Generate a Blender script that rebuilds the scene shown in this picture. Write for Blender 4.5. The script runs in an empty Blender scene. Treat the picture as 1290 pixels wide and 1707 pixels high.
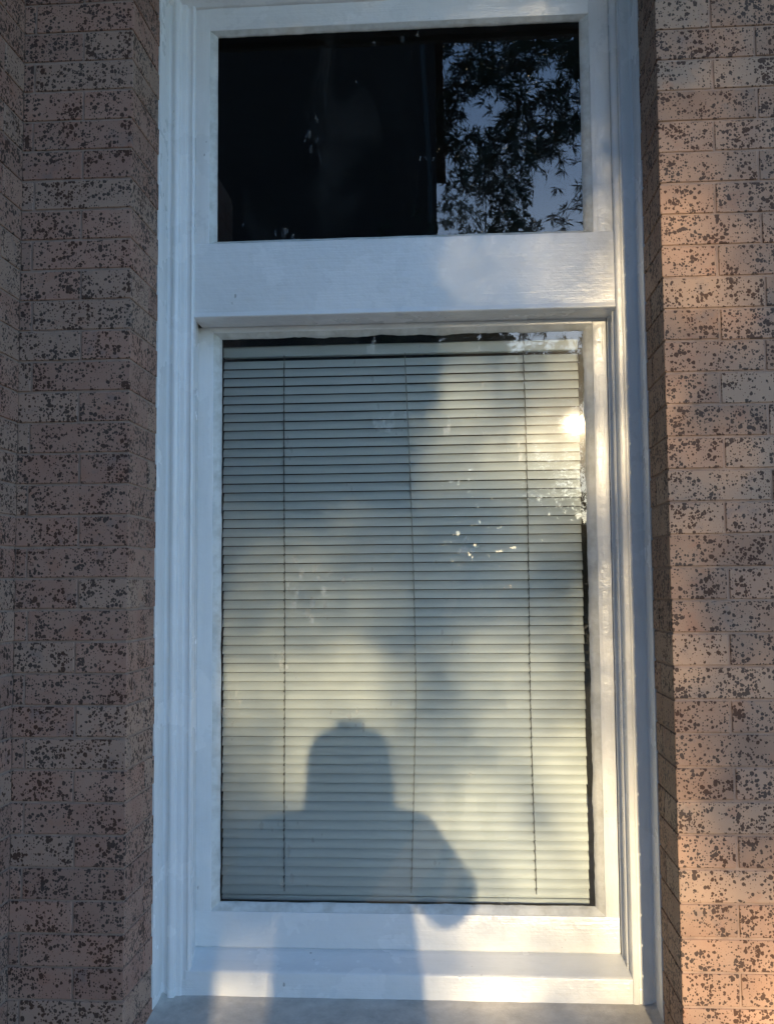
import bpy, bmesh, math, random
from mathutils import Vector, Matrix, noise
random.seed(7)
R = math.radians
S = bpy.context.scene
COL = S.collection

# ------------------------------------------------------------------ camera
CAM = Vector((0, -3.0, 1.6))
cam = bpy.data.cameras.new('camera'); cam_o = bpy.data.objects.new('camera', cam); COL.objects.link(cam_o)
yaw, pitch, roll = R(3.97), R(4.08), R(-.45)
fw = Vector((-math.sin(yaw)*math.cos(pitch), math.cos(yaw)*math.cos(pitch), math.sin(pitch)))
ri0 = Vector((math.cos(yaw), math.sin(yaw), 0)); up0 = ri0.cross(fw)
ri = ri0*math.cos(roll)+up0*math.sin(roll); up = -ri0*math.sin(roll)+up0*math.cos(roll)
M4 = Matrix((ri, up, -fw)).transposed().to_4x4(); M4.translation = CAM
cam_o.matrix_world = M4
cam.sensor_fit = 'VERTICAL'; cam.sensor_height = 24; cam.lens = 24*1700/1707
cam.clip_start = .02; cam.clip_end = 500
S.camera = cam_o

# ------------------------------------------------------------------ world, sun, exposure
SUNV = Vector((.1166, -1, .1565)).normalized()      # towards the sun
EL = math.asin(SUNV.z); AZ = math.atan2(SUNV.x, SUNV.y)
w = bpy.data.worlds.new('World'); S.world = w; w.use_nodes = True
nt = w.node_tree; bg = nt.nodes['Background']
sky = nt.nodes.new('ShaderNodeTexSky'); sky.sky_type = 'NISHITA'; sky.sun_disc = False
sky.sun_elevation = EL; sky.sun_rotation = AZ
sky.air_density = 1.0; sky.dust_density = .45; sky.ozone_density = 4.6
nt.links.new(sky.outputs[0], bg.inputs[0]); bg.inputs[1].default_value = .15
sl = bpy.data.lights.new('sun', 'SUN'); sl.energy = 2.1; sl.angle = R(.53); sl.color = (1, .78, .47)
so = bpy.data.objects.new('sun', sl); COL.objects.link(so)
so.rotation_euler = SUNV.to_track_quat('Z', 'Y').to_euler()
S.view_settings.view_transform = 'Standard'; S.view_settings.look = 'None'
S.view_settings.gamma = 1; S.view_settings.exposure = 2.1
S.render.engine = 'CYCLES'

# ------------------------------------------------------------------ helpers
def tag(o, label=None, cat=None, group=None, kind=None):
    for k, v in (('label', label), ('category', cat), ('group', group), ('kind', kind)):
        if v: o[k] = v
    return o
def empty(name, loc=(0, 0, 0)):
    o = bpy.data.objects.new(name, None); COL.objects.link(o); o.location = loc; o.empty_display_size = .1
    return o
class MB:
    """collects polygons, links them as one mesh object"""
    def __init__(s): s.v = []; s.f = []; s.a = []; s.cur = 0.0
    def poly(s, pts):
        n = len(s.v); s.v += [tuple(p) for p in pts]; s.f.append(tuple(range(n, n+len(pts)))); s.a.append(s.cur)
    def add(s, vs, fs):
        n = len(s.v); s.v += [tuple(p) for p in vs]
        for f in fs: s.f.append(tuple(i+n for i in f)); s.a.append(s.cur)
    def box(s, x0, x1, y0, y1, z0, z1):
        s.add([(x0,y0,z0),(x1,y0,z0),(x1,y1,z0),(x0,y1,z0),(x0,y0,z1),(x1,y0,z1),(x1,y1,z1),(x0,y1,z1)],
              [(0,3,2,1),(4,5,6,7),(0,1,5,4),(1,2,6,5),(2,3,7,6),(3,0,4,7)])
    def cbox(s, c, h, b=.0015, rot=0.0):
        """chamfered box: centre, half sizes, chamfer"""
        cx, cy, cz = c; vs = []; idx = {}
        for sx in (-1, 1):
            for sy in (-1, 1):
                for sz in (-1, 1):
                    for k in range(3):
                        p = [sx*(h[0]-b), sy*(h[1]-b), sz*(h[2]-b)]; p[k] = (sx, sy, sz)[k]*h[k]
                        x = p[0]*math.cos(rot)-p[1]*math.sin(rot); y = p[0]*math.sin(rot)+p[1]*math.cos(rot)
                        idx[(sx, sy, sz, k)] = len(vs); vs.append((cx+x, cy+y, cz+p[2]))
        fs = []
        for k in range(3):
            a, bb = [(1, 2), (2, 0), (0, 1)][k]
            for sg in (-1, 1):
                q = []
                for (sa, sb) in ((-1,-1),(1,-1),(1,1),(-1,1)):
                    t = [0,0,0]; t[k] = sg; t[a] = sa; t[bb] = sb; q.append(idx[(*t, k)])
                fs.append(tuple(q if sg > 0 else q[::-1]))
        for k in range(3):          # edges along axis k
            a, bb = [(1, 2), (2, 0), (0, 1)][k]
            for sa in (-1, 1):
                for sb in (-1, 1):
                    q = []
                    for (sk, w_) in ((-1, a), (1, a), (1, bb), (-1, bb)):
                        t = [0,0,0]; t[k] = sk; t[a] = sa; t[bb] = sb; q.append(idx[(*t, w_)])
                    fs.append(tuple(q if sa*sb < 0 else q[::-1]))
        for sx in (-1, 1):
            for sy in (-1, 1):
                for sz in (-1, 1):
                    q = [idx[(sx, sy, sz, k)] for k in range(3)]
                    fs.append(tuple(q if sx*sy*sz > 0 else q[::-1]))
        s.add(vs, fs)
    def tube(s, pts, rad, n=8, cap=True):
        pts = [Vector(p) for p in pts]; rings = []; st = len(s.v)
        rr = rad if isinstance(rad, (list, tuple)) else [rad]*len(pts)
        for i, p in enumerate(pts):
            d = (pts[min(i+1, len(pts)-1)]-pts[max(i-1, 0)]).normalized()
            q = d.to_track_quat('Z', 'Y')
            for k in range(n):
                a = 2*math.pi*k/n; s.v.append(tuple(p+q@Vector((math.cos(a)*rr[i], math.sin(a)*rr[i], 0))))
        for i in range(len(pts)-1):
            for k in range(n):
                s.f.append((st+i*n+k, st+i*n+(k+1)%n, st+(i+1)*n+(k+1)%n, st+(i+1)*n+k)); s.a.append(s.cur)
        if cap:
            s.f.append(tuple(st+k for k in range(n))[::-1]); s.a.append(s.cur)
            e = st+(len(pts)-1)*n; s.f.append(tuple(e+k for k in range(n))); s.a.append(s.cur)
    def build(s, name, m, parent=None, smooth=False, attr=False, fix=True):
        me = bpy.data.meshes.new(name); me.from_pydata(s.v, [], s.f); me.update()
        if attr:
            at = me.attributes.new('tone', 'FLOAT', 'FACE'); at.data.foreach_set('value', s.a)
        if fix:
            bm = bmesh.new(); bm.from_mesh(me); bmesh.ops.recalc_face_normals(bm, faces=bm.faces); bm.to_mesh(me); bm.free()
        if smooth: me.polygons.foreach_set('use_smooth', [True]*len(me.polygons))
        me.materials.append(m)
        o = bpy.data.objects.new(name, me); COL.objects.link(o)
        if parent: o.parent = parent
        return o
def at_parent(o, parent):
    """keep world coordinates for meshes written in world space"""
    o.parent = parent; o.matrix_parent_inverse = Matrix.Translation(-Vector(parent.location)); return o
def P(mb, name, m, root, **k):
    return at_parent(mb.build(name, m, None, **k), root) if root.type == 'EMPTY' else mb.build(name, m, root, **k)

# ------------------------------------------------------------------ materials
class Mat:
    def __init__(s, name):
        s.m = bpy.data.materials.new(name); s.m.use_nodes = True; s.t = s.m.node_tree
        s.b = s.t.nodes['Principled BSDF']; s.out = s.t.nodes['Material Output']
        s.tc = s.n('ShaderNodeTexCoord')
    def n(s, ty, **k):
        x = s.t.nodes.new(ty)
        for a, b in k.items():
            if hasattr(x, a): setattr(x, a, b)
        return x
    def l(s, a, b): s.t.links.new(a, b)
    def val(s, sock, v):
        if hasattr(v, 'links') or isinstance(v, bpy.types.NodeSocket): s.l(v, sock)
        else: sock.default_value = v
    def coord(s, scale=(1, 1, 1)):
        mp = s.n('ShaderNodeMapping'); mp.inputs['Scale'].default_value = scale; s.l(s.tc.outputs['Object'], mp.inputs[0]); return mp.outputs[0]
    def noise(s, scale, detail=3, rough=.5, co=None, dist=0):
        x = s.n('ShaderNodeTexNoise'); x.inputs['Scale'].default_value = scale; x.inputs['Detail'].default_value = detail
        x.inputs['Roughness'].default_value = rough; x.inputs['Distortion'].default_value = dist
        s.l(co if co else s.tc.outputs['Object'], x.inputs['Vector']); return x
    def ramp(s, fac, stops):
        x = s.n('ShaderNodeValToRGB'); e = x.color_ramp.elements
        while len(e) < len(stops): e.new(.5)
        for i, (p, c) in enumerate(stops):
            e[i].position = p; e[i].color = (c if isinstance(c, (tuple, list)) else (c, c, c))[:3]+(1,) if isinstance(c, (tuple, list)) else (c, c, c, 1)
        s.l(fac, x.inputs[0]); return x.outputs[0]
    def mix(s, f, a, b, mode='MIX'):
        x = s.n('ShaderNodeMix'); x.data_type = 'RGBA'; x.blend_type = mode
        s.val(x.inputs[0], f)
        for i, c in ((6, a), (7, b)):
            s.val(x.inputs[i], (*c, 1) if isinstance(c, (tuple, list)) and len(c) == 3 else c)
        return x.outputs[2]
    def math(s, op, a, b=0, c=None):
        x = s.n('ShaderNodeMath'); x.operation = op; s.val(x.inputs[0], a); s.val(x.inputs[1], b)
        if c is not None: s.val(x.inputs[2], c)
        return x.outputs[0]
    def bump(s, h, strength=.3, dist=.002, prev=None):
        x = s.n('ShaderNodeBump'); x.inputs['Strength'].default_value = strength; x.inputs['Distance'].default_value = dist
        s.l(h, x.inputs['Height'])
        if prev: s.l(prev, x.inputs['Normal'])
        return x.outputs[0]
    def set(s, **k):
        for a, v in k.items():
            a = a.replace('_', ' ')
            s.val(s.b.inputs[a], (*v, 1) if isinstance(v, (tuple, list)) and len(v) == 3 else v)
        return s.m

def simple(name, c, rough=.6, var=.12, scale=8, **k):
    m = Mat(name); nz = m.noise(scale, 4)
    col = m.mix(m.ramp(nz.outputs[0], [(.3, 0.0), (.7, 1.0)]), tuple(x*(1-var) for x in c), tuple(min(1, x*(1+var)) for x in c))
    return m.set(Base_Color=col, Roughness=rough, **k)

def paint(name, along):
    """old glossy white paint, brush marks along 'x' or 'z'"""
    m = Mat(name)
    sc = (6, 60, 150) if along == 'x' else (150, 60, 6)
    br = m.noise(1, 4, .6, m.coord(sc)).outputs[0]
    lump = m.noise(38, 3, .55).outputs[0]
    fine = m.noise(260, 2, .5).outputs[0]
    blot = m.noise(3.1, 5, .6).outputs[0]
    c = m.mix(m.ramp(blot, [(.3, 0.0), (.7, 1.0)]), (.70, .71, .70), (.80, .80, .79))
    c = m.mix(m.math('MULTIPLY', m.ramp(m.noise(1, 4, .65, m.coord((18, 18, 3) if along == 'z' else (3, 18, 18))).outputs[0], [(.55, 0.0), (.75, 1.0)]), .35), c, (.58, .585, .56))
    # small chips and grime specks
    vo = m.n('ShaderNodeTexVoronoi'); vo.inputs['Scale'].default_value = 34; m.l(m.coord((1, 1, .45)), vo.inputs['Vector'])
    gate = m.ramp(m.noise(7, 2).outputs[0], [(.60, 0.0), (.64, 1.0)])
    chip = m.math('MULTIPLY', m.math('LESS_THAN', m.math('ADD', vo.outputs['Distance'], m.math('MULTIPLY', fine, .12)), .17), gate)
    c = m.mix(m.math('MULTIPLY', chip, .7), c, (.30, .29, .27))
    h = m.math('ADD', m.math('MULTIPLY', br, .5), m.math('ADD', lump, m.math('MULTIPLY', fine, .15)))
    h = m.math('SUBTRACT', h, m.math('MULTIPLY', chip, .6))
    m.set(Base_Color=c, Roughness=m.ramp(blot, [(.3, .16), (.7, .36)]), Normal=m.bump(h, .75, .0026))
    m.b.inputs['Specular IOR Level'].default_value = .55
    return m.m

def brick_mat(name, base_a, base_b, pale):
    m = Mat(name)
    at = m.n('ShaderNodeAttribute'); at.attribute_name = 'tone'; at.attribute_type = 'GEOMETRY'
    tone = at.outputs['Fac']
    fr = m.math('FRACT', m.math('MULTIPLY', tone, 7.31)); fr2 = m.math('FRACT', m.math('MULTIPLY', tone, 23.7))
    c = m.mix(fr, base_a, base_b)
    c = m.mix(m.math('MULTIPLY', m.math('GREATER_THAN', fr2, .72), .55), c, pale)
    # offset coordinates by brick so that no two bricks share a pattern
    add = m.n('ShaderNodeVectorMath'); add.operation = 'ADD'; m.l(m.tc.outputs['Object'], add.inputs[0])
    cb = m.n('ShaderNodeCombineXYZ'); m.val(cb.inputs[0], m.math('MULTIPLY', tone, 31)); m.val(cb.inputs[1], m.math('MULTIPLY', tone, 17)); m.val(cb.inputs[2], m.math('MULTIPLY', tone, 53)); m.l(cb.outputs[0], add.inputs[1])
    co = add.outputs[0]
    cloud = m.noise(9, 3, .55, co).outputs[0]
    c = m.mix(m.ramp(cloud, [(.30, 0.0), (.75, 1.0)]), c, m.mix(.5, c, pale))
    # grey-blue smudges
    smn = m.noise(13, 4, .6, co)
    sm = m.math('MULTIPLY', m.ramp(smn.outputs[0], [(.58, 0.0), (.70, 1.0)]), m.math('GREATER_THAN', m.math('FRACT', m.math('MULTIPLY', tone, 11.9)), .42))
    c = m.mix(m.math('MULTIPLY', sm, .45), c, (.15, .135, .13))
    m.b.inputs['Specular IOR Level'].default_value = .22
    # reddish patches
    rd = m.ramp(m.noise(11, 2, .5, m.coord((1.3, 1, 1.7))).outputs[0], [(.62, 0.0), (.72, 1.0)])
    c = m.mix(m.math('MULTIPLY', rd, .30), c, (.34, .15, .09))
    # iron speckles, two sizes
    wob = m.n('ShaderNodeVectorMath'); wob.operation = 'MULTIPLY_ADD'
    nn = m.noise(95, 2, .6, co); m.l(nn.outputs['Color'], wob.inputs[0]); wob.inputs[1].default_value = (.007,)*3; m.l(co, wob.inputs[2])
    tot = None
    dens = m.noise(16, 3, .6, co).outputs[0]
    for sc, th, lo in ((92, .45, .33), (165, .40, .36)):
        vo = m.n('ShaderNodeTexVoronoi'); vo.inputs['Scale'].default_value = sc; m.l(wob.outputs[0], vo.inputs['Vector'])
        rnd = m.n('ShaderNodeSeparateColor'); m.l(vo.outputs['Color'], rnd.inputs[0])
        lim = m.math('MULTIPLY', m.math('MULTIPLY', rnd.outputs[0], m.ramp(dens, [(lo-.04, .35), (.60, 1.0)])), th*1.75)
        lim = m.math('SUBTRACT', lim, .03)
        d = m.math('SUBTRACT', lim, vo.outputs['Distance'])
        sp = m.ramp(m.math('MULTIPLY_ADD', d, 5, .5), [(.42, 0.0), (.75, 1.0)])
        tot = sp if tot is None else m.math('MAXIMUM', tot, sp)
    spot = m.mix(m.ramp(cloud, [(.4, 0.0), (.6, 1.0)]), (.050, .022, .013), (.042, .032, .028))
    c = m.mix(m.math('MULTIPLY', tot, .9), c, spot)
    grain = m.noise(900, 2, .6).outputs[0]
    c = m.mix(.22, c, m.mix(1.0, c, m.ramp(grain, [(.3, .55), (.7, 1.35)]), 'MULTIPLY'))
    h = m.math('ADD', m.math('MULTIPLY', grain, .25), m.math('SUBTRACT', m.noise(60, 3).outputs[0], m.math('MULTIPLY', tot, .5)))
    return m.set(Base_Color=c, Roughness=.72, Normal=m.bump(h, .5, .0016))

PX, PZ = paint('white_paint_horizontal', 'x'), paint('white_paint_vertical', 'z')
BRICK = brick_mat('speckled_brick', (.275, .162, .108), (.385, .228, .150), (.40, .275, .19))
BRICK_D = brick_mat('speckled_brick_brown', (.285, .158, .118), (.39, .215, .155), (.40, .275, .20))
MORT = simple('mortar', (.32, .21, .15), .9, .2, 30)
MORT_D = simple('mortar_pale', (.31, .215, .165), .9, .2, 30)

def putty_mat():
    m = Mat('putty'); n1 = m.noise(22, 5, .65).outputs[0]
    c = m.mix(m.ramp(n1, [(.40, 0.0), (.66, 1.0)]), (.66, .67, .64), (.50, .50, .46))
    return m.set(Base_Color=c, Roughness=.42, Normal=m.bump(m.noise(60, 4, .6).outputs[0], .6, .003))
PUTTY = putty_mat()

def glass_mat(name, smear, seed, tint=(.95, .975, .965)):
    m = Mat(name); t = m.t; t.nodes.remove(m.b)
    co = m.n('ShaderNodeMapping'); co.inputs['Location'].default_value = (seed, seed*.7, 0); m.l(m.tc.outputs['Object'], co.inputs[0]); co = co.outputs[0]
    wav = m.bump(m.noise(2.2, 2, .4, co).outputs[0], .10, .002)
    fr = m.n('ShaderNodeFresnel'); fr.inputs['IOR'].default_value = 1.5
    f2 = m.math('MINIMUM', m.math('MULTIPLY', fr.outputs[0], 1.9), 1.0)
    tr = m.n('ShaderNodeBsdfTransparent'); tr.inputs[0].default_value = (*tint, 1)
    gl = m.n('ShaderNodeBsdfGlossy'); gl.inputs['Roughness'].default_value = .0; m.l(wav, gl.inputs['Normal'])
    # faint greasy film, its wide weak lobe imitating haze round the sun glint
    fi = m.n('ShaderNodeBsdfGlossy'); fi.inputs['Roughness'].default_value = .20; m.l(wav, fi.inputs['Normal'])
    base = m.n('ShaderNodeMixShader'); m.l(f2, base.inputs[0]); m.l(tr.outputs[0], base.inputs[1]); m.l(gl.outputs[0], base.inputs[2])
    m2 = m.n('ShaderNodeMixShader'); m.l(base.outputs[0], m2.inputs[1]); m.l(fi.outputs[0], m2.inputs[2])
    film_haze = m.ramp(m.noise(3.3, 4, .6, co).outputs[0], [(.35, .25), (.7, 1.0)])
    m.l(m.math('MULTIPLY', film_haze, .0065*smear), m2.inputs[0])
    f3 = m.n('ShaderNodeBsdfGlossy'); f3.inputs['Roughness'].default_value = .05; m.l(wav, f3.inputs['Normal'])  # narrow lobe added to imitate bloom round the sun glint
    m2b = m.n('ShaderNodeMixShader'); m.l(m2.outputs[0], m2b.inputs[1]); m.l(f3.outputs[0], m2b.inputs[2]); m2b.inputs[0].default_value = .0020; m2 = m2b
    # smeary glossy specks, also imitating bright flecks near the sun glint
    mp = m.n('ShaderNodeMapping'); mp.inputs['Scale'].default_value = (1, 1, .42); mp.inputs['Rotation'].default_value = (0, R(-14), 0); m.l(co, mp.inputs[0])
    wn = m.noise(120, 3, .7, mp.outputs[0]); vo = m.n('ShaderNodeTexVoronoi'); vo.inputs['Scale'].default_value = 46; m.l(mp.outputs[0], vo.inputs['Vector'])
    clump = m.noise(5.5, 3, .6, co).outputs[0]
    sp = m.math('LESS_THAN', m.math('ADD', vo.outputs['Distance'], m.math('MULTIPLY', wn.outputs[0], .55)), m.math('MULTIPLY', m.ramp(clump, [(.50, 0.0), (.66, 1.0)]), .62))
    di = m.n('ShaderNodeBsdfGlossy'); di.inputs['Roughness'].default_value = .42; di.inputs[0].default_value = (.9, .9, .9, 1)
    nb = m.bump(wn.outputs[0], .8, .004); m.l(nb, di.inputs['Normal'])
    m3 = m.n('ShaderNodeMixShader'); m.l(m2.outputs[0], m3.inputs[1]); m.l(di.outputs[0], m3.inputs[2]); m.l(m.math('MULTIPLY', sp, .11*smear), m3.inputs[0])
    # thin dust veil, thickened on the lower pane to imitate hazy light
    df = m.n('ShaderNodeBsdfDiffuse'); df.inputs[0].default_value = (.6, .6, .58, 1)
    m4 = m.n('ShaderNodeMixShader'); m.l(m3.outputs[0], m4.inputs[1]); m.l(df.outputs[0], m4.inputs[2])
    du = m.ramp(m.noise(4, 5, .65, m.coord((1, 1, .6))).outputs[0], [(.45, .2), (.8, 1.0)])
    sm_ = m.ramp(m.noise(7, 3, .5, m.coord((1, 1, .45)), .6).outputs[0], [(.56, 0.0), (.78, 1.0)])
    m.l(m.math('ADD', m.math('MULTIPLY', du, .055 if smear > .6 else .006), m.math('MULTIPLY', sm_, .022)), m4.inputs[0])
    m.l(m4.outputs[0], m.out.inputs[0])
    return m.m
GLASS_T = glass_mat('fanlight_glass', .5, 3.0)
GLASS_L = glass_mat('sash_glass', 1.0, 0.0)

def slat_mat():
    m = Mat('blind_slat'); n1 = m.noise(2.4, 4, .6).outputs[0]
    c = m.mix(m.ramp(n1, [(.3, 0.0), (.7, 1.0)]), (.65, .705, .72), (.72, .765, .765))
    st = m.noise(1, 3, .5, m.coord((3, 1, 260))).outputs[0]
    c = m.mix(m.math('MULTIPLY', st, .12), c, (.40, .42, .38))
    return m.set(Base_Color=c, Roughness=.48)
SLAT = slat_mat()
CORD = simple('cord', (.12, .125, .12), .8)
CORD_L = simple('cord_grey', (.30, .31, .29), .8)

def concrete_mat():
    m = Mat('sill_cement'); n1 = m.noise(14, 6, .7).outputs[0]; n2 = m.noise(170, 3, .6).outputs[0]
    c = m.mix(m.ramp(n1, [(.3, 0.0), (.72, 1.0)]), (.40, .37, .33), (.60, .56, .50))
    c = m.mix(m.ramp(n2, [(.62, 0.0), (.75, .8)]), c, (.60, .60, .58))
    c = m.mix(m.ramp(m.noise(5, 4, .7).outputs[0], [(.55, 0.0), (.75, .6)]), c, (.27, .25, .225))
    return m.set(Base_Color=c, Roughness=.85, Normal=m.bump(m.math('ADD', n1, m.math('MULTIPLY', n2, .4)), .7, .004))
CONC = concrete_mat()
DARK = simple('room_dark', (.018, .018, .02), .9)  # near-black walls stand in for the darkness of the unlit room
GROUND = simple('lawn', (.12, .12, .06), .95, .5, 3)
PATH = simple('path_concrete', (.42, .38, .32), .9, .2, 6)
BARK = simple('bark', (.10, .075, .055), .9, .4, 20)
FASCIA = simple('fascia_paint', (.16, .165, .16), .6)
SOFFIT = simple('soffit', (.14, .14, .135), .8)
TILE = simple('roof_tile', (.12, .06, .045), .8, .3, 12)
PIPE = simple('downpipe_paint', (.06, .06, .06), .5)
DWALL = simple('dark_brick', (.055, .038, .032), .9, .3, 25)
def leaf_mat(name, c, c2):
    m = Mat(name); at = m.n('ShaderNodeAttribute'); at.attribute_name = 'tone'; at.attribute_type = 'GEOMETRY'
    col = m.mix(at.outputs['Fac'], c, c2)
    return m.set(Base_Color=col, Roughness=.45)
LEAF_A = leaf_mat('leaf_dark', (.025, .045, .022), (.05, .075, .032))
LEAF_B = leaf_mat('leaf_green', (.035, .06, .025), (.07, .10, .04))
LEAF_C = leaf_mat('leaf_olive', (.10, .10, .055), (.17, .15, .09))

# ------------------------------------------------------------------ brick walls
CH = .0838; JT = .0062
def brick(mb, x0, x1, y0, y1, z0, seed_tone=None):
    mb.cur = random.random()
    j = lambda s: random.uniform(-s, s)
    mb.cbox(((x0+x1)/2+j(.0006), (y0+y1)/2+j(.0006), z0+CH/2+j(.0007)),
            ((x1-x0)/2, (y1-y0)/2, (CH-JT)/2+j(.0006)), .0016, j(.0022))
FRONT, BACK = -.345, -.10
def courses(zoff):
    z = zoff
    while z > .15: z -= CH
    i = int(round((z-zoff)/CH))
    while z < 3.62:
        yield i, z; z += CH; i += 1

# right-hand wall: pier with returning reveal
mb = MB(); core = MB()
for i, z in courses(.546+JT/2):
    A = i % 2 == 0
    xl = .540; e = .0
    a = .146 if A else .262; b = .243 if A else .165
    a += random.uniform(-.004, .004)
    brick(mb, xl, xl+a-JT, FRONT, FRONT+b-JT*.5, z)
    if b < .2: brick(mb, xl, xl+.1, FRONT+b+JT*.5, BACK+.03, z)
    x = xl+a
    while x < 1.75:
        brick(mb, x, x+.24-JT, FRONT, FRONT+.11, z); x += .24
core.box(.5438, 1.76, FRONT+.0038, .158, .0, 3.66)
r = empty('brick_wall', (1.15, FRONT, 0))
tag(r, 'paler pinkish speckled brick wall right of the window, sunlit low down', 'wall', 'speckled brick walls round the window')
P(mb, 'brickwork', BRICK, r, attr=True, fix=False); P(core, 'mortar', MORT, r)

# left-hand strip beside window
mb = MB(); core = MB()
for i, z in courses(.531+JT/2):
    A = i % 2 == 0
    xr = -.874
    a = .142 if A else .278; b = .165 if A else .243
    a += random.uniform(-.004, .004)
    brick(mb, xr-a+JT, xr, FRONT, FRONT+b-JT*.5, z)
    if b < .2: brick(mb, xr-.1, xr, FRONT+b+JT*.5, BACK+.03, z)
    brick(mb, -1.181, xr-a, FRONT, FRONT+.11, z)
core.box(-1.30, -.8778, FRONT+.0038, .158, 0, 3.66)
r = empty('brick_wall', (-1.03, FRONT, 0))
tag(r, 'narrow brown speckled brick strip between white window frame and projecting side wall', 'wall', 'speckled brick walls round the window')
P(mb, 'brickwork', BRICK_D, r, attr=True, fix=False); P(core, 'mortar', MORT_D, r)

# side wall projecting towards the viewer
mb = MB(); core = MB()
for i, z in courses(.531+JT/2):
    y = FRONT-.001-(.12 if i % 2 else .0)
    if i % 2: brick(mb, -1.29, -1.180, y+JT, FRONT-.001, z)
    while y > -2.15:
        brick(mb, -1.29, -1.180, max(y-.24+JT, -2.2), y, z); y -= .24
core.box(-1.42, -1.1838, -2.197, FRONT-.0015, 0, 3.66)
r = empty('brick_wall', (-1.3, -1.0, 0))
tag(r, 'shaded speckled brick wall projecting forward at the far left edge', 'wall', 'speckled brick walls round the window')
P(mb, 'brickwork', BRICK_D, r, attr=True, fix=False); P(core, 'mortar', MORT_D, r)

# ------------------------------------------------------------------ room behind the window
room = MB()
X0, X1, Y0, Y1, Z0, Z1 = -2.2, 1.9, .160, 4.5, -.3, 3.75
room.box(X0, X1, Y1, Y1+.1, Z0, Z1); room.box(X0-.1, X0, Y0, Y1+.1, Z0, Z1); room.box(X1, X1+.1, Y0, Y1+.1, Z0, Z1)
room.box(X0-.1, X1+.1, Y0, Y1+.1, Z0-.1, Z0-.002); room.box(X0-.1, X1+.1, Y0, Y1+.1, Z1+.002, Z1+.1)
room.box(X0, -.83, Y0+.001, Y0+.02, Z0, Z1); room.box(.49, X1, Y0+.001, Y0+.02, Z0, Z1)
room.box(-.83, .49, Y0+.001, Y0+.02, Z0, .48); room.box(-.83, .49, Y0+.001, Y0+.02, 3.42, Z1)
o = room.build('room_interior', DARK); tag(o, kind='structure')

# ------------------------------------------------------------------ window
W = empty('sash_window', (-.17, 0, .42))
tag(W, 'tall white painted timber sash window with dark fanlight above', 'window')
def wob(p, s=.0007, f=9.0):
    v = noise.noise_vector(Vector(p)*f); v2 = noise.noise_vector(Vector(p)*f*5)
    return (p[0]+v.x*s+v2.x*s*.35, p[1]+v.y*s+v2.y*s*.35, p[2]+v.z*s*.6)
def extrude_z(mb, prof, z0, z1, step=.018, s=.0009):
    n = max(2, int((z1-z0)/step)); st = len(mb.v); k = len(prof)
    for i in range(n+1):
        z = z0+(z1-z0)*i/n
        for (x, y) in prof: mb.v.append(wob((x, y, z), s))
    for i in range(n):
        for j in range(k-1):
            a = st+i*k+j; mb.f.append((a, a+1, a+1+k, a+k)); mb.a.append(0)
def extrude_x(mb, prof, x0, x1, step=.018, s=.0009):
    n = max(2, int((x1-x0)/step)); st = len(mb.v); k = len(prof)
    for i in range(n+1):
        x = x0+(x1-x0)*i/n
        for (y, z) in prof: mb.v.append(wob((x, y, z), s))
    for i in range(n):
        for j in range(k-1):
            a = st+i*k+j; mb.f.append((a, a+1, a+1+k, a+k)); mb.a.append(0)
def rounded(prof, r=.0022):
    """chamfer the corners of an open profile"""
    out = [prof[0]]
    for i in range(1, len(prof)-1):
        a, b, c = Vector(prof[i-1]), Vector(prof[i]), Vector(prof[i+1])
        ra = min(r, (a-b).length*.4); rc = min(r, (c-b).length*.4)
        p0 = b+(a-b).normalized()*ra; p1 = b+(c-b).normalized()*rc
        out += [tuple(p0), tuple((p0+p1)/4+b/2), tuple(p1)]
    return out+[prof[-1]]
# jambs
mb = MB()
extrude_z(mb, rounded([(-.90,-.088),(-.8715,-.097),(-.872,-.006),(-.866,0),(-.858,-.002),(-.855,-.012),(-.846,-.016),(-.836,-.012),(-.833,-.003),(-.818,-.002),(-.815,.004),(-.803,.004),(-.800,.000),(-.792,.003),(-.791,.03),(-.797,.06),(-.797,.075),(-.803,.08),(-.805,.155)]), .414, 3.46)
P(mb, 'jamb', PZ, W, smooth=True)
mb = MB()
extrude_z(mb, rounded([(.57,-.088),(.538,-.097),(.536,-.004),(.530,.0),(.502,-.004),(.499,.004),(.494,.004),(.491,-.003),(.476,-.002),(.473,.004),(.472,.035),(.466,.038),(.466,.06),(.470,.064),(.468,.085),(.461,.09),(.4605,.155)]), .414, 3.46)
P(mb, 'jamb', PZ, W, smooth=True)
# head casing
mb = MB(); extrude_x(mb, rounded([(.155,3.392),(.02,3.392),(.004,3.395),(-.002,3.402),(-.014,3.41),(-.014,3.45),(-.06,3.46),(-.095,3.50)]), -.873, .537)
P(mb, 'head', PX, W, smooth=True)
mb = MB(); mb.box(-.90, .57, -.094, .158, 3.48, 3.70); P(mb, 'head_panel', PX, W)
# fanlight frame: stiles, top rail, deep bottom rail, all flush
FY = .012
fan = empty('fanlight'); fan.parent = W
def face_frame(parent, y, xo0, xo1, zo0, zo1, xi0, xi1, zi0, zi1, depth, under):
    m1 = MB(); extrude_z(m1, rounded([(xo0, y+.01), (xo0+.001, y), (xi0, y), (xi0, y+depth)]), zo0, zo1); m1.build('stile', PZ, parent, smooth=True)
    m1 = MB(); extrude_z(m1, rounded([(xo1, y+.01), (xo1-.001, y), (xi1, y), (xi1, y+depth)][::-1]), zo0, zo1); m1.build('stile', PZ, parent, smooth=True)
    m1 = MB(); extrude_x(m1, rounded([(y+depth, zi1), (y-.0006, zi1), (y-.0006, zo1)]), xi0-.001, xi1+.001); m1.build('top_rail', PX, parent, smooth=True)
fanM = empty('fan_tmp')  # replaced below
bpy.data.objects.remove(fanM); bpy.data.objects.remove(fan)
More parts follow.
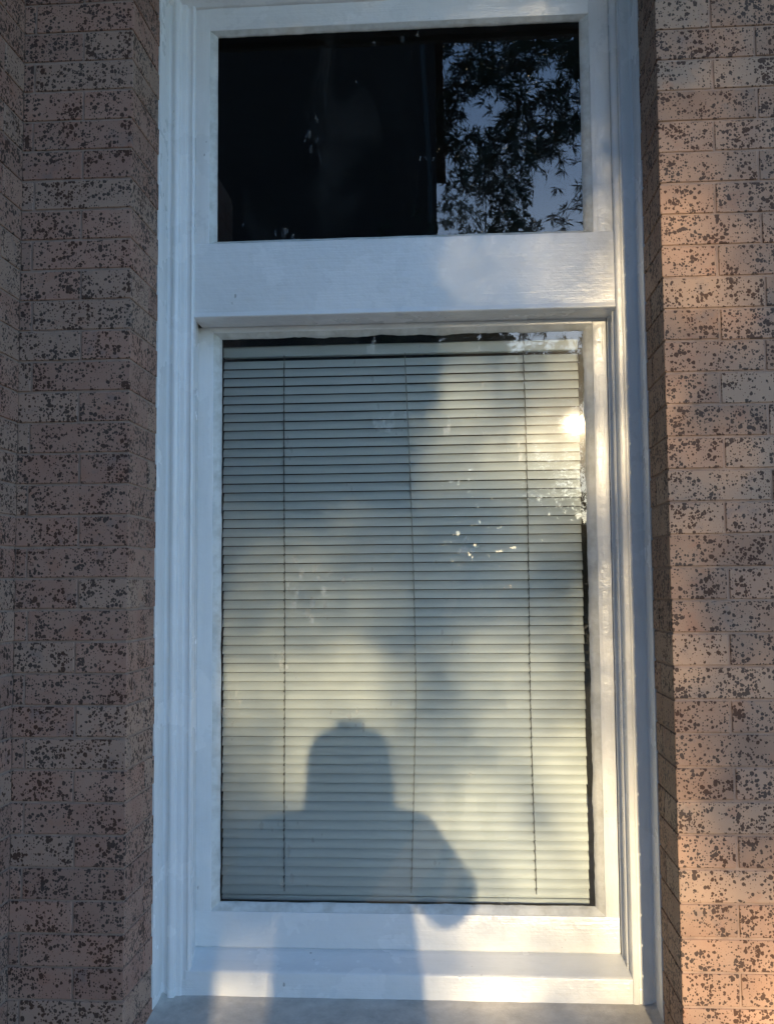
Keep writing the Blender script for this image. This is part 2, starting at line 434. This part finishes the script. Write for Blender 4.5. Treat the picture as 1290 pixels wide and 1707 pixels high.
def frame_part(name, pieces, mat, root=W):
    m1 = MB()
    for kind, prof, a, b in pieces:
        (extrude_z if kind == 'z' else extrude_x)(m1, rounded(prof), a, b)
    return P(m1, name, mat, root, smooth=True)
fan = frame_part('fanlight_frame', [('z', [(-.7925,FY+.012),(-.7915,FY+.0008),(-.748,FY+.0008),(-.747,FY+.03)], 2.645, 3.3925),
                                    ('z', [(.412,FY+.03),(.413,FY+.0008),(.4715,FY+.0008),(.4725,FY+.012)], 2.645, 3.3925)], PZ)
frame_part('fanlight_top_rail', [('x', [(FY+.03,3.322),(FY,3.322),(FY,3.394)], -.748, .413)], PX)
frame_part('transom_rail', [('x', [(FY+.03,2.648),(FY,2.646),(FY-.001,2.43),(FY-.006,2.417),(FY,2.414),(.04,2.411),(.15,2.409)], -.7922, .4725)], PX)
# lower sash, set back
SY = .110
frame_part('sash_stile', [('z', [(-.8055,SY+.012),(-.8045,SY),(-.757,SY),(-.756,SY+.025)], .517, 2.409)], PZ)
frame_part('sash_stile', [('z', [(.416,SY+.025),(.417,SY),(.4595,SY),(.4605,SY+.012)], .517, 2.409)], PZ)
frame_part('sash_top_rail', [('x', [(SY+.025,2.392),(SY-.001,2.392),(SY-.001,2.409)], -.757, .417)], PX)
frame_part('sash_bottom_rail', [('x', [(SY+.025,.623),(SY-.001,.622),(SY-.0015,.520),(SY+.004,.514)], -.8045, .4595)], PX)
# timber sill: sloping ledge and front face
frame_part('timber_sill', [('x', [(.155,.521),(SY-.02,.5145),(.006,.489),(.0,.484),(.0005,.410)], -.8045, .4745)], PX)
mb = MB(); extrude_x(mb, rounded([(.004,.46),(.0022,.456),(.002,.412)]), -.87, -.791); extrude_x(mb, rounded([(.004,.46),(.0022,.456),(.002,.412)]), .4725, .535)
P(mb, 'sill_end', PX, W, smooth=True)

# putty bevels with hand-knifed inner edges
def jag(t, k, s): return (noise.noise(Vector((t*11, k, 0)))*.7+noise.noise(Vector((t*50, k, 5)))*.22)*s
def putty(x0, x1, z0, z1, gx0, gx1, gz0, gz1, y0, y1, js):
    m1 = MB()
    def strip(axis, c_out, c_in, a, b, ain, bin_, k, jj):
        n = int((b-a)/.006); st = len(m1.v)
        for i in range(n+1):
            t = i/n; so_ = a+(b-a)*t; si = ain+(bin_-ain)*t
            j = jag(si, k, jj)
            for (u, v, y) in ((so_, c_out, y0), (so_*.5+si*.5, (c_out+c_in)/2+j*.3, (y0*.42+y1*.58)-.002), (si, c_in+j, y1-.001), (si, c_in+j, y1+.004)):
                m1.v.append((u, y, v) if axis == 'x' else (v, y, u))
        for i in range(n):
            for q in range(3):
                p = st+i*4+q; m1.f.append((p, p+1, p+5, p+4)); m1.a.append(0)
    strip('z', x0, gx0, z0, z1, gz0, gz1, 1+js[4], js[0]); strip('z', x1, gx1, z0, z1, gz0, gz1, 2+js[4], js[1])
    strip('x', z0, gz0, x0, x1, gx0, gx1, 3+js[4], js[2]); strip('x', z1, gz1, x0, x1, gx0, gx1, 4+js[4], js[3])
    return P(m1, 'putty', PUTTY, W, smooth=True)
putty(-.7478, .4128, 2.6465, 3.3222, -.727, .387, 2.657, 3.309, FY+.002, FY+.018, (.0012, .0012, .0016, .004, 0))
putty(-.7568, .4168, .6225, 2.3922, -.734, .391, .645, 2.376, SY+.002, SY+.019, (.003, .007, .004, .009, 20))
def pane(name, x0, x1, z0, z1, y, m):
    mm = MB(); mm.poly([(x0, y, z0), (x1, y, z0), (x1, y, z1), (x0, y, z1)]); o = P(mm, name, m, W, fix=False); return o
pane('fanlight_pane', -.75, .415, 2.64, 3.325, FY+.0195, GLASS_T)
pane('sash_pane', -.76, .42, .618, 2.395, SY+.0205, GLASS_L)
# rebate behind the glass, coloured dark for the shade beside the blind
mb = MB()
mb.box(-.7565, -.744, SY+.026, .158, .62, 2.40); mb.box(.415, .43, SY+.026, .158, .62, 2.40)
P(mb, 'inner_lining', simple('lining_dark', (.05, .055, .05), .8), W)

# ------------------------------------------------------------------ venetian blind
B = empty('venetian_blind', (-.18, .2, .65))
tag(B, 'closed pale venetian blind hanging behind the lower pane', 'blind')
BY = .2; bx0, bx1 = -.7435, .3825
mb = MB(); PITCH = .0284; zt = 2.294
def sag(x, z): return (noise.noise(Vector((x*1.1, z*3, 3)))*.0016)
n_sl = 58
for i in range(-1, n_sl):
    zb = zt-PITCH*i+.0   # bottom edge line of the slat above = i
    N = 24; st = len(mb.v); dz = random.uniform(-.0004, .0004); dx = random.uniform(-.0015, .0015)
    tilt = random.uniform(-.0006, .0006)
    for a in range(N+1):
        x = bx0+dx+(bx1-bx0)*a/N
        for b in range(6):
            t = b/5                     # 0 lower edge (towards glass) .. 1 upper edge (towards room)
            z = zb-PITCH+.0011+(PITCH-.0022)*t+dz+sag(x, zb)
            y = BY-.004+.0102*t-.0036*math.sin(math.pi*t)+tilt
            mb.v.append((x, y, z))
    for a in range(N):
        for b in range(5):
            p = st+a*6+b; mb.f.append((p, p+1, p+7, p+6)); mb.a.append(0)
P(mb, 'slats', SLAT, B, smooth=True)
mb = MB(); mb.cbox(((bx0+bx1)/2, BY+.008, 2.3500), ((bx1-bx0)/2+.002, .013, .0175), .003)
P(mb, 'headrail', SLAT, B)
mb = MB(); zbot = zt-PITCH*n_sl; mb.cbox(((bx0+bx1)/2, BY+.003, zbot-.0085), ((bx1-bx0)/2, .010, .0075), .003)
P(mb, 'bottom_rail', SLAT, B)
def cord(xs, mat, r=.0011):
    m1 = MB(); pts = []
    for i in range(n_sl*2+3):
        z = 2.335-i*PITCH/2
        t = (2.335-z)/(2.335-.65); x = xs(t)
        ph = (zt-z)/PITCH; fr = ph-math.floor(ph)
        pts.append((x+random.uniform(-.0004, .0004), BY-.0080+.002*math.sin(ph*math.pi*2), z))
    m1.tube(pts, r, 5)
    for i in range(n_sl):        # short rungs where the ladder passes each slat
        z = zt-PITCH*i; t = (2.335-z)/(2.335-.65); x = xs(t)
        m1.tube([(x+.001, BY-.0085, z+.004), (x-.002, BY-.0085, z-.004)], r*1.35, 5)
    P(m1, 'ladder_cord', mat, B)
cord(lambda t: -.547-.001*math.sin(t*9), CORD, .0015)
cord(lambda t: -.161+.025*math.sin(min(1, t*1.55)*math.pi/2)-.020*max(0, t-.65)/.35, CORD_L, .0012)
cord(lambda t: .212+.010*t+.003*math.sin(t*7), CORD, .0014)

# ------------------------------------------------------------------ cement sill
mb = MB(); st = 0; NX, NY = 90, 26
for a in range(NX+1):
    x = -.8755+(.5405+.8755)*a/NX
    for b in range(NY+1):
        y = .03-(.03+.40)*b/NY
        z = .418+(.03-y)*(-.16)+noise.noise(Vector((x*9, y*9, 1)))*.0022+noise.noise(Vector((x*40, y*40, 1)))*.0008
        edge = min(x+.8755, .5405-x); z += .012*math.exp(-edge/.012)+.006*math.exp(-abs(y)/.010)
        mb.v.append((x, y, z))
for a in range(NX):
    for b in range(NY):
        p = a*(NY+1)+b; mb.f.append((p, p+NY+1, p+NY+2, p+1)); mb.a.append(0)
SILL = empty('window_sill', (-.17, -.2, .3))
tag(SILL, 'rough grey cement sill sloping out below the window', 'sill')
P(mb, 'sill_top', CONC, SILL, smooth=True)
mb = MB(); mb.box(-.875, .540, -.399, .155, .05, .33); P(mb, 'sill_block', CONC, SILL)

# ------------------------------------------------------------------ the eave above the window
E_ = empty('eave', (0, -.6, 3.7)); tag(E_, 'dark shaded eave over the window seen as a band in the fanlight glass', 'eave')
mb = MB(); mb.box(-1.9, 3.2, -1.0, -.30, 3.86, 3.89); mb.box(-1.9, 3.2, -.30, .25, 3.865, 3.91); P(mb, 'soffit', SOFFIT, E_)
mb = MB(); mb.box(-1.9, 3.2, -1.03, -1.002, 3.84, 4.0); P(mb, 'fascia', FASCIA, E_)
mb = MB(); mb.tube([(-1.9, -1.08, 3.96), (3.2, -1.08, 3.96)], .05, 10); P(mb, 'gutter', FASCIA, E_)
mb = MB(); mb.add([(-1.9,-1.1,4.015),(3.2,-1.1,4.015),(3.2,4.7,5.9),(-1.9,4.7,5.9),(-1.9,4.7,4.015),(3.2,4.7,4.015)], [(0,1,2,3),(0,3,4),(1,5,2),(3,2,5,4),(0,4,5,1)]); P(mb, 'roof', TILE, E_)

# ------------------------------------------------------------------ ground
mb = MB(); mb.poly([(-150,-150,0),(150,-150,0),(150,150,0),(-150,150,0)]); tag(mb.build('lawn', GROUND), kind='structure')
mb = MB(); mb.poly([(-3,-4.6,.004),(6,-4.6,.004),(6,-.1,.004),(-3,-.1,.004)]); tag(mb.build('path', PATH), kind='structure')

# ------------------------------------------------------------------ neighbouring house behind the viewer
H = empty('house', (-3.5, -8, 0)); tag(H, 'dark house with tall side wall reflected in the left of the fanlight', 'house')
HX = -.135; HY = -5.0
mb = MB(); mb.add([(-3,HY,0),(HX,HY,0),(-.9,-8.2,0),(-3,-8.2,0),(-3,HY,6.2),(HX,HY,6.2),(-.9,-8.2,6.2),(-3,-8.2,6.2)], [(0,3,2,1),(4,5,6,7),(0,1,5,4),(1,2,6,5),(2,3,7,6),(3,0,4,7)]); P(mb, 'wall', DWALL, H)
mb = MB(); mb.box(-3.2, HX+.05, -8.4, HY+.12, 6.2, 6.35)
mb.add([(-3.2,-8.4,6.351),(HX+.05,-8.4,6.351),(HX+.05,HY+.12,6.351),(-3.2,HY+.12,6.351),(-2.0,-6.6,7.1),(-1.2,-6.6,7.1)], [(0,1,5,4),(1,2,5),(2,3,4,5),(3,0,4)]); P(mb, 'roof', TILE, H)
mb = MB(); mb.tube([(HX-.05, HY+.06, .1), (HX-.05, HY+.06, 4.8), (HX-.12, HY+.06, 6.2)], .022, 10); P(mb, 'downpipe', PIPE, H)

# ------------------------------------------------------------------ trees
def leaf(mb, p, d, ln, wd, tone):
    d = d.normalized(); s = d.cross(Vector((random.uniform(-1,1), random.uniform(-1,1), random.uniform(-1,1)))).normalized()*wd/2
    n_ = d.cross(s).normalized()*wd*.2; mb.cur = tone
    a = p; b = p+d*ln*.35+s+n_; c = p+d*ln-Vector((0,0,ln*.10)); e = p+d*ln*.35-s+n_; m_ = p+d*ln*.38
    mb.add([a, b, c, e, m_], [(0,1,4),(1,2,4),(0,4,3),(4,2,3)])
def rv():
    while True:
        v = Vector((random.uniform(-1,1), random.uniform(-1,1), random.uniform(-1,1)))
        if .05 < v.length < 1: return v
def whorl(mb, c, n, ln, wd, droop=.1):
    ax = (rv().normalized()+Vector((0,0,-droop))).normalized()
    for i in range(n):
        d = (rv().normalized()+ax*.7)
        leaf(mb, c+rv()*ln*.07, d, ln*random.uniform(.7, 1.25), wd*random.uniform(.8, 1.2), random.random())
def tree(name, label, base, trunk_r, fork_z, clusters, lm, ln, wd, whorls, leaves, group='trees in the garden behind the viewer'):
    T = empty(name, base); tag(T, label, 'tree', group)
    lv, br = MB(), MB()
    bz = Vector(base); top = bz+Vector((0, 0, fork_z))
    hgt = max(c[2] for c in clusters)
    crown = Vector((sum(c[0] for c in clusters)/len(clusters), sum(c[1] for c in clusters)/len(clusters), hgt))
    br.tube([bz-Vector((0,0,.1)), bz+Vector((0,0,fork_z*.5)), top, top.lerp(crown, .5), crown], [trunk_r*1.3, trunk_r, trunk_r*.85, trunk_r*.5, trunk_r*.1], 8)
    for (x, y, z, r_) in clusters:
        c = Vector((x, y, z)); hi = [Vector(q[:3]) for q in clusters if q[2] > z+.08]
        a = min(hi, key=lambda q: (q-c).length) if hi else top.lerp(crown, .8)
        if (a-c).length > .9 and z > top.z: a = top.lerp(crown, min(1, (z-top.z)/(crown.z-top.z+.01)*.8))
        mid = a.lerp(c, .5)+Vector((0, 0, .12*(c-a).length)); k_ = min(1, (c-a).length)
        br.tube([a, mid, c], [.010*k_+.003, .006*k_+.002, .003], 4, cap=False)
        for k in range(whorls):
            q = c+Vector((rv().x*r_, rv().y*r_*1.3, rv().z*r_))
            if k % 3 == 0: br.tube([c, q], [.003, .002], 3, cap=False)
            whorl(lv, q, leaves, ln, wd)
    at_parent(br.build('trunk', BARK), T); at_parent(lv.build('crown', lm, attr=True, fix=False), T)
    return T
def refl(px, py, T):      # garden point seen mirrored by the glass at a spot of the picture
    d = ri*((px-645)/1700)-up*((py-853.5)/1700)+fw; p = CAM+d*(T/d.y); return (p.x, .06-p.y, p.z)
def proj(p):
    d = Vector(p)-CAM; c = d.dot(fw); return 645+1700*d.dot(ri)/c, 853.5-1700*d.dot(up)/c
# 1: near tree whose hanging branches show in the fanlight
cl = []
crop = [(160,250),(250,220),(420,230),(330,430),(640,210),(450,420),(560,400),(700,380),(820,400),(860,230),(1000,260),(1100,230),(1080,380),(1150,340),
        (250,520),(300,640),(400,560),(540,520),(680,540),(750,630),(720,720),(640,800),(820,740),(900,640),(1000,560),(1040,680),(1110,740),(1160,780),(1000,820),(1080,860),
        (960,900),(880,960),(980,1010),(760,900),(700,980),(600,900),(540,1020),(450,940),(360,900),(250,780),(270,940),(320,1050),(360,1180),(480,1120),(580,1080),(640,1160),(800,1230),(460,1250),(560,1260),(700,1260),
        (760,1060),(620,1340),(840,1040),(180,700),(180,880)]
for (cx, cy) in crop:
    T = random.uniform(8.4, 9.8); px, py = 690+cx/4.267, 20+cy/4.267
    x, y, z = refl(px+random.uniform(-3, 3), py+random.uniform(-3, 3), T); cl.append((x, y, z, .13))
for i in range(46):       # the rest of the crown, above and to the side
    cl.append((random.uniform(.9, 3.6), random.uniform(-7.2, -5.4), random.uniform(4.3, 7.8), .30))
for i in range(26): cl.append((random.uniform(-.2, 1.4), random.uniform(-7, -5.6), random.uniform(6.2, 7.6), .25))
for (x, z) in ((.2,4.05),(.5,4.2),(.85,4.1),(.35,3.8),(1.1,4.2),(.05,4.3),(.7,3.85),(1.3,3.95),(.95,3.75)): cl.append((x, random.uniform(-6.4,-5.8), z, .16))
tree('narrow_leaf_tree', 'dark tree with narrow leaves hanging across the fanlight reflection', (2.3, -6.6, 0), .11, 2.6, cl, LEAF_A, .11, .015, 12, 12)
# 2: unseen crown towards the sun, shaped by LIT to dapple window and wall
LIT = [(800,700,140,120,.48),(960,720,110,120,.4),(1045,480,60,180,.6),(1030,880,36,400,.7),(1045,1450,50,300,.9),(560,1060,120,140,.52),(545,1200,150,110,.48),(450,1290,60,60,.3),(400,1460,120,80,-.9),
       (850,1390,170,150,.95),(920,1180,110,120,.6),(1210,1570,130,190,1.9),(1140,480,60,110,.2),(380,1620,70,70,.55),(850,1620,160,90,.95),(950,430,110,70,.3),
       (840,1010,60,60,.15),(1230,1690,90,120,.6),(560,1640,400,80,.7)]
def lit(px, py): return min(1.65, max(0, sum(s*math.exp(-(((px-x)/rx)**2+((py-y)/ry)**2)) for x, y, rx, ry, s in LIT)))
def shrub(name, label, base, clusters_t, n, seed_r, lm, ln, wd):
    T0 = empty(name, base); tag(T0, label, 'tree', 'trees in the garden behind the viewer')
    lv, br = MB(), MB(); lim = []
    k = 0
    while k < n:
        qx, qz = random.uniform(-1.5, 1.25), random.uniform(.1, 3.75)
        px, py = proj((qx, .1, qz))
        if random.random() > -math.log(min(1, .04+.56*lit(px, py)))/3.2: continue  # leaves kept over most bright spots too, added to weaken the sun
        k += 1
        t = random.uniform(*clusters_t); c = Vector((qx, 0, qz))+SUNV/abs(SUNV.y)*t+Vector(rv())*.02
        if k % 60 == 0: lim.append(c)
        for j in range(seed_r): leaf(lv, c+rv()*.10, rv()+Vector((0,0,-.3)), ln*random.uniform(.7,1.3), wd, random.random())
    b = Vector(base); top = b+Vector((0,0,3.2)); br.tube([b-Vector((0,0,.1)), b+Vector((.05,0,1.1)), top], [.16,.12,.10], 8)
    lim = [c for i, c in enumerate(lim) if i % 2 == 0]
    for c in lim:
        near = [q for q in lim if (q-top).length < (c-top).length-.15]
        a = min(near, key=lambda q: (q-c).length) if near else top
        br.tube([a, a.lerp(c, .5)+Vector((0,0,.03)), c], [.009,.006,.004], 4, cap=False)
    at_parent(br.build('trunk', BARK), T0); at_parent(lv.build('crown', lm, attr=True, fix=False), T0)
shrub('broad_leaf_tree', 'unseen leafy tree in the garden, crown shaped to dapple the window with shade', (5.2, -23, 0), (19, 23), 15500, 2, LEAF_B, .10, .037)
# 3: pale gum tree low in the fanlight reflection
cl = []
for (px, py, r_) in ((752,330,.35),(765,360,.4),(748,365,.3),(780,345,.35),(790,375,.4),(870,345,.35),(880,372,.35),(860,385,.4),(890,380,.2),(820,380,.5),(840,360,.4),(760,390,.5),(800,400,.5),(870,400,.4),(745,345,.3)):
    x, y, z = refl(px, py, random.uniform(21, 24)); cl.append((x, y, z, r_*.8))
tree('gum_tree', 'pale brown gum tree behind the narrow leaved tree in the fanlight reflection', (.6, -20, 0), .07, 6.0, cl, LEAF_C, .13, .03, 16, 9)

# tree added at the house corner: covers its reflected edge, shades the upper left blind
cl = [(random.uniform(-.55, .42), random.uniform(-4.9, -4.3), random.uniform(2.75, 4.25), .16) for i in range(30)]
cl += [(random.uniform(-.12, .45), random.uniform(-4.9, -4.4), random.uniform(3.0, 3.9), .13) for i in range(22)]
cl += [refl(px, py, random.uniform(7.3, 7.9))+(.09,) for px in range(725, 850, 17) for py in range(600, 740, 22)]
tree('screening_tree', 'young tree added by the corner of the dark house to cover reflected sky', (-.75, -4.55, 0), .035, 2.2, cl, LEAF_B, .085, .028, 9, 9)
cl = [(random.uniform(-1.6, 2.0), random.uniform(-31, -28.5), random.uniform(2.2, 9.5), .45) for i in range(70)]  # tree added to fill a bright sky gap in the lower pane's reflection
tree('backdrop_tree', 'tall evergreen tree added at the far end of the lawn to fill reflected sky', (.2, -30, 0), .14, 2.5, cl, LEAF_B, .2, .09, 14, 9)
# far wood, added to hide the horizon reflected in the lower pane
h = MB()
for i in range(22000):
    x = random.uniform(-60, 60); top_ = (8 if -14 < x < 5 else 0)+7.5+2*noise.noise(Vector((x*.12, 0, 0)))+1.2*noise.noise(Vector((x*.5, 3, 0)))
    leaf(h, Vector((x, -85+random.uniform(-3, 3), random.uniform(0, top_))), rv(), 1.3, .8, random.random())
o = h.build('backdrop_wood', LEAF_B, attr=True, fix=False); tag(o, 'distant wood added beyond the garden to hide the reflected horizon', 'trees', kind='stuff')

# hedge along the far side of the lawn
h = MB()
for i in range(9000):
    x = random.uniform(-14, 16); z = random.uniform(0, 2.2)+noise.noise(Vector((x*.7, 0, 0)))*.4
    leaf(h, Vector((x, -27+random.uniform(-.5, .5), max(.05, z))), rv(), .28, .16, random.random())
o = h.build('hedge', LEAF_B, attr=True, fix=False); tag(o, 'long leafy hedge across the garden behind the viewer', 'hedge')

# ------------------------------------------------------------------ the photographer (casts the shadow on the blind)
SKIN = simple('skin', (.45, .28, .21), .5, .06); COAT = simple('coat_cloth', (.05, .055, .065), .9); TROU = simple('trouser_cloth', (.03, .035, .05), .9)
HAIR = simple('hair', (.03, .02, .014), .5); SHOE = simple('shoe', (.02, .02, .02), .5); PHONE = simple('phone_shell', (.02, .02, .024), .25)
def skin(name, verts, edges, rad, m, parent, root=0, sub=2):
    me = bpy.data.meshes.new(name); me.from_pydata(verts, edges, []); o = bpy.data.objects.new(name, me); COL.objects.link(o)
    sm = o.modifiers.new('skin', 'SKIN'); sm.use_smooth_shade = True
    lay = me.skin_vertices[0].data if me.skin_vertices else None
    if lay is None:
        bm = bmesh.new(); bm.from_mesh(me); bm.verts.layers.skin.verify(); bm.to_mesh(me); bm.free(); lay = me.skin_vertices[0].data
    for i, r_ in enumerate(rad):
        lay[i].radius = r_ if isinstance(r_, tuple) else (r_, r_)
    lay[root].use_root = True
    ss = o.modifiers.new('sub', 'SUBSURF'); ss.levels = sub; ss.render_levels = sub
    me.materials.append(m); o.parent = parent
    o.matrix_parent_inverse = Matrix.Identity(4)
    return o
PR = empty('person', (.06, -3.36, 0)); tag(PR, 'person in a long dark coat raising a phone, shadow falls on the blind', 'person')
# local coordinates from the feet; facing +y
bv = [(0,0,.95),(0,-.01,1.15),(0,-.01,1.36),(0,.0,1.45),(.012,.02,1.54),(.012,.035,1.60),(.012,.03,1.665)]; be = [(i, i+1) for i in range(6)]; brr = [(.14,.10),(.13,.10),(.15,.10),.055,.075,.088,.072]
def chain(pts, radii, start):
    global bv, be, brr
    prev = start
    for p, r_ in zip(pts, radii):
        bv.append(p); brr.append(r_); be.append((prev, len(bv)-1)); prev = len(bv)-1
    return prev
PHX, PHY, PHZ = -.030, .33, 1.606     # phone centre in local coordinates
for s in (-1, 1):
    ch_ = chain([(s*.17, 0, 1.38), (s*.30+.0, .10, 1.155), (PHX+s*.085, .265, 1.46), (PHX+s*.060, .29, 1.52)], [.055, .042, .030, .026], 2)
    palm = chain([(PHX+s*.052, .305, 1.56)], [(.030, .014)], ch_)
    for k in range(4):                      # four fingers behind the phone, unequal
        zz = 1.555+.021*k; ln = (.030, .036, .034, .027)[k]
        chain([(PHX+s*.058, .325, zz), (PHX+s*.050, .345, zz+.004), (PHX+s*(.050-ln), .347, zz+.008)], [.0085, .008, .0065], palm)
    chain([(PHX+s*.046, .300, 1.585), (PHX+s*.036, .306, 1.612), (PHX+s*.022, .314, 1.632)], [.011, .010, .008], palm)   # thumb
    chain([(s*.09, 0, .88), (s*.10, .02, .50), (s*.10, 0, .09), (s*.11, .12, .04)], [.088, .058, .04, .035], 0)
chain([(.012, .125, 1.575)], [.014], 5)      # nose
for s in (-1, 1): chain([(.012+s*.090, .015, 1.59)], [.014], 5)   # ears
body = skin('body', bv, be, brr, SKIN, PR)
# coat
cv = [(0,0,.62),(0,0,.85),(0,0,1.05),(0,-.005,1.22),(0,-.005,1.37),(.02,0,1.45)]; ce = [(i,i+1) for i in range(5)]; cr = [(.27,.17),(.255,.16),(.235,.15),(.225,.14),(.22,.12),(.15,.08)]
for s in (-1, 1):
    n0 = len(cv); cv += [(s*.205,0,1.365),(s*.325,.09,1.155),(PHX+s*.10,.24,1.41)]; cr += [.105,.100,.050]; ce += [(4,n0),(n0,n0+1),(n0+1,n0+2)]
skin('coat', cv, ce, cr, COAT, PR)
skin('trousers', [(0,0,.93),(.095,0,.85),(.10,.02,.5),(.10,0,.10),(-.095,0,.85),(-.10,.02,.5),(-.10,0,.10)], [(0,1),(1,2),(2,3),(0,4),(4,5),(5,6)], [.13,.10,.08,.065,.10,.08,.065], TROU, PR)
for s in (-1, 1): skin('shoe', [(s*.10,-.06,.05),(s*.105,.05,.05),(s*.115,.16,.035)], [(0,1),(1,2)], [.045,.045,.035], SHOE, PR)
skin('hair', [(.012,-.02,1.722),(.012,-.02,1.69),(.014,-.03,1.62),(.016,-.05,1.53),(.020,-.06,1.45),(.02,-.05,1.38)], [(0,1),(1,2),(2,3),(3,4),(4,5)], [(.075,.07),(.128,.11),(.150,.12),(.150,.10),(.165,.09),(.20,.07)], HAIR, PR)
mb = MB(); mb.cbox((.06+PHX, -3.36+PHY, PHZ), (.045, .0045, .080), .003)
ph = mb.build('phone', PHONE); tag(ph, 'black phone held up by the person facing the window', 'phone')
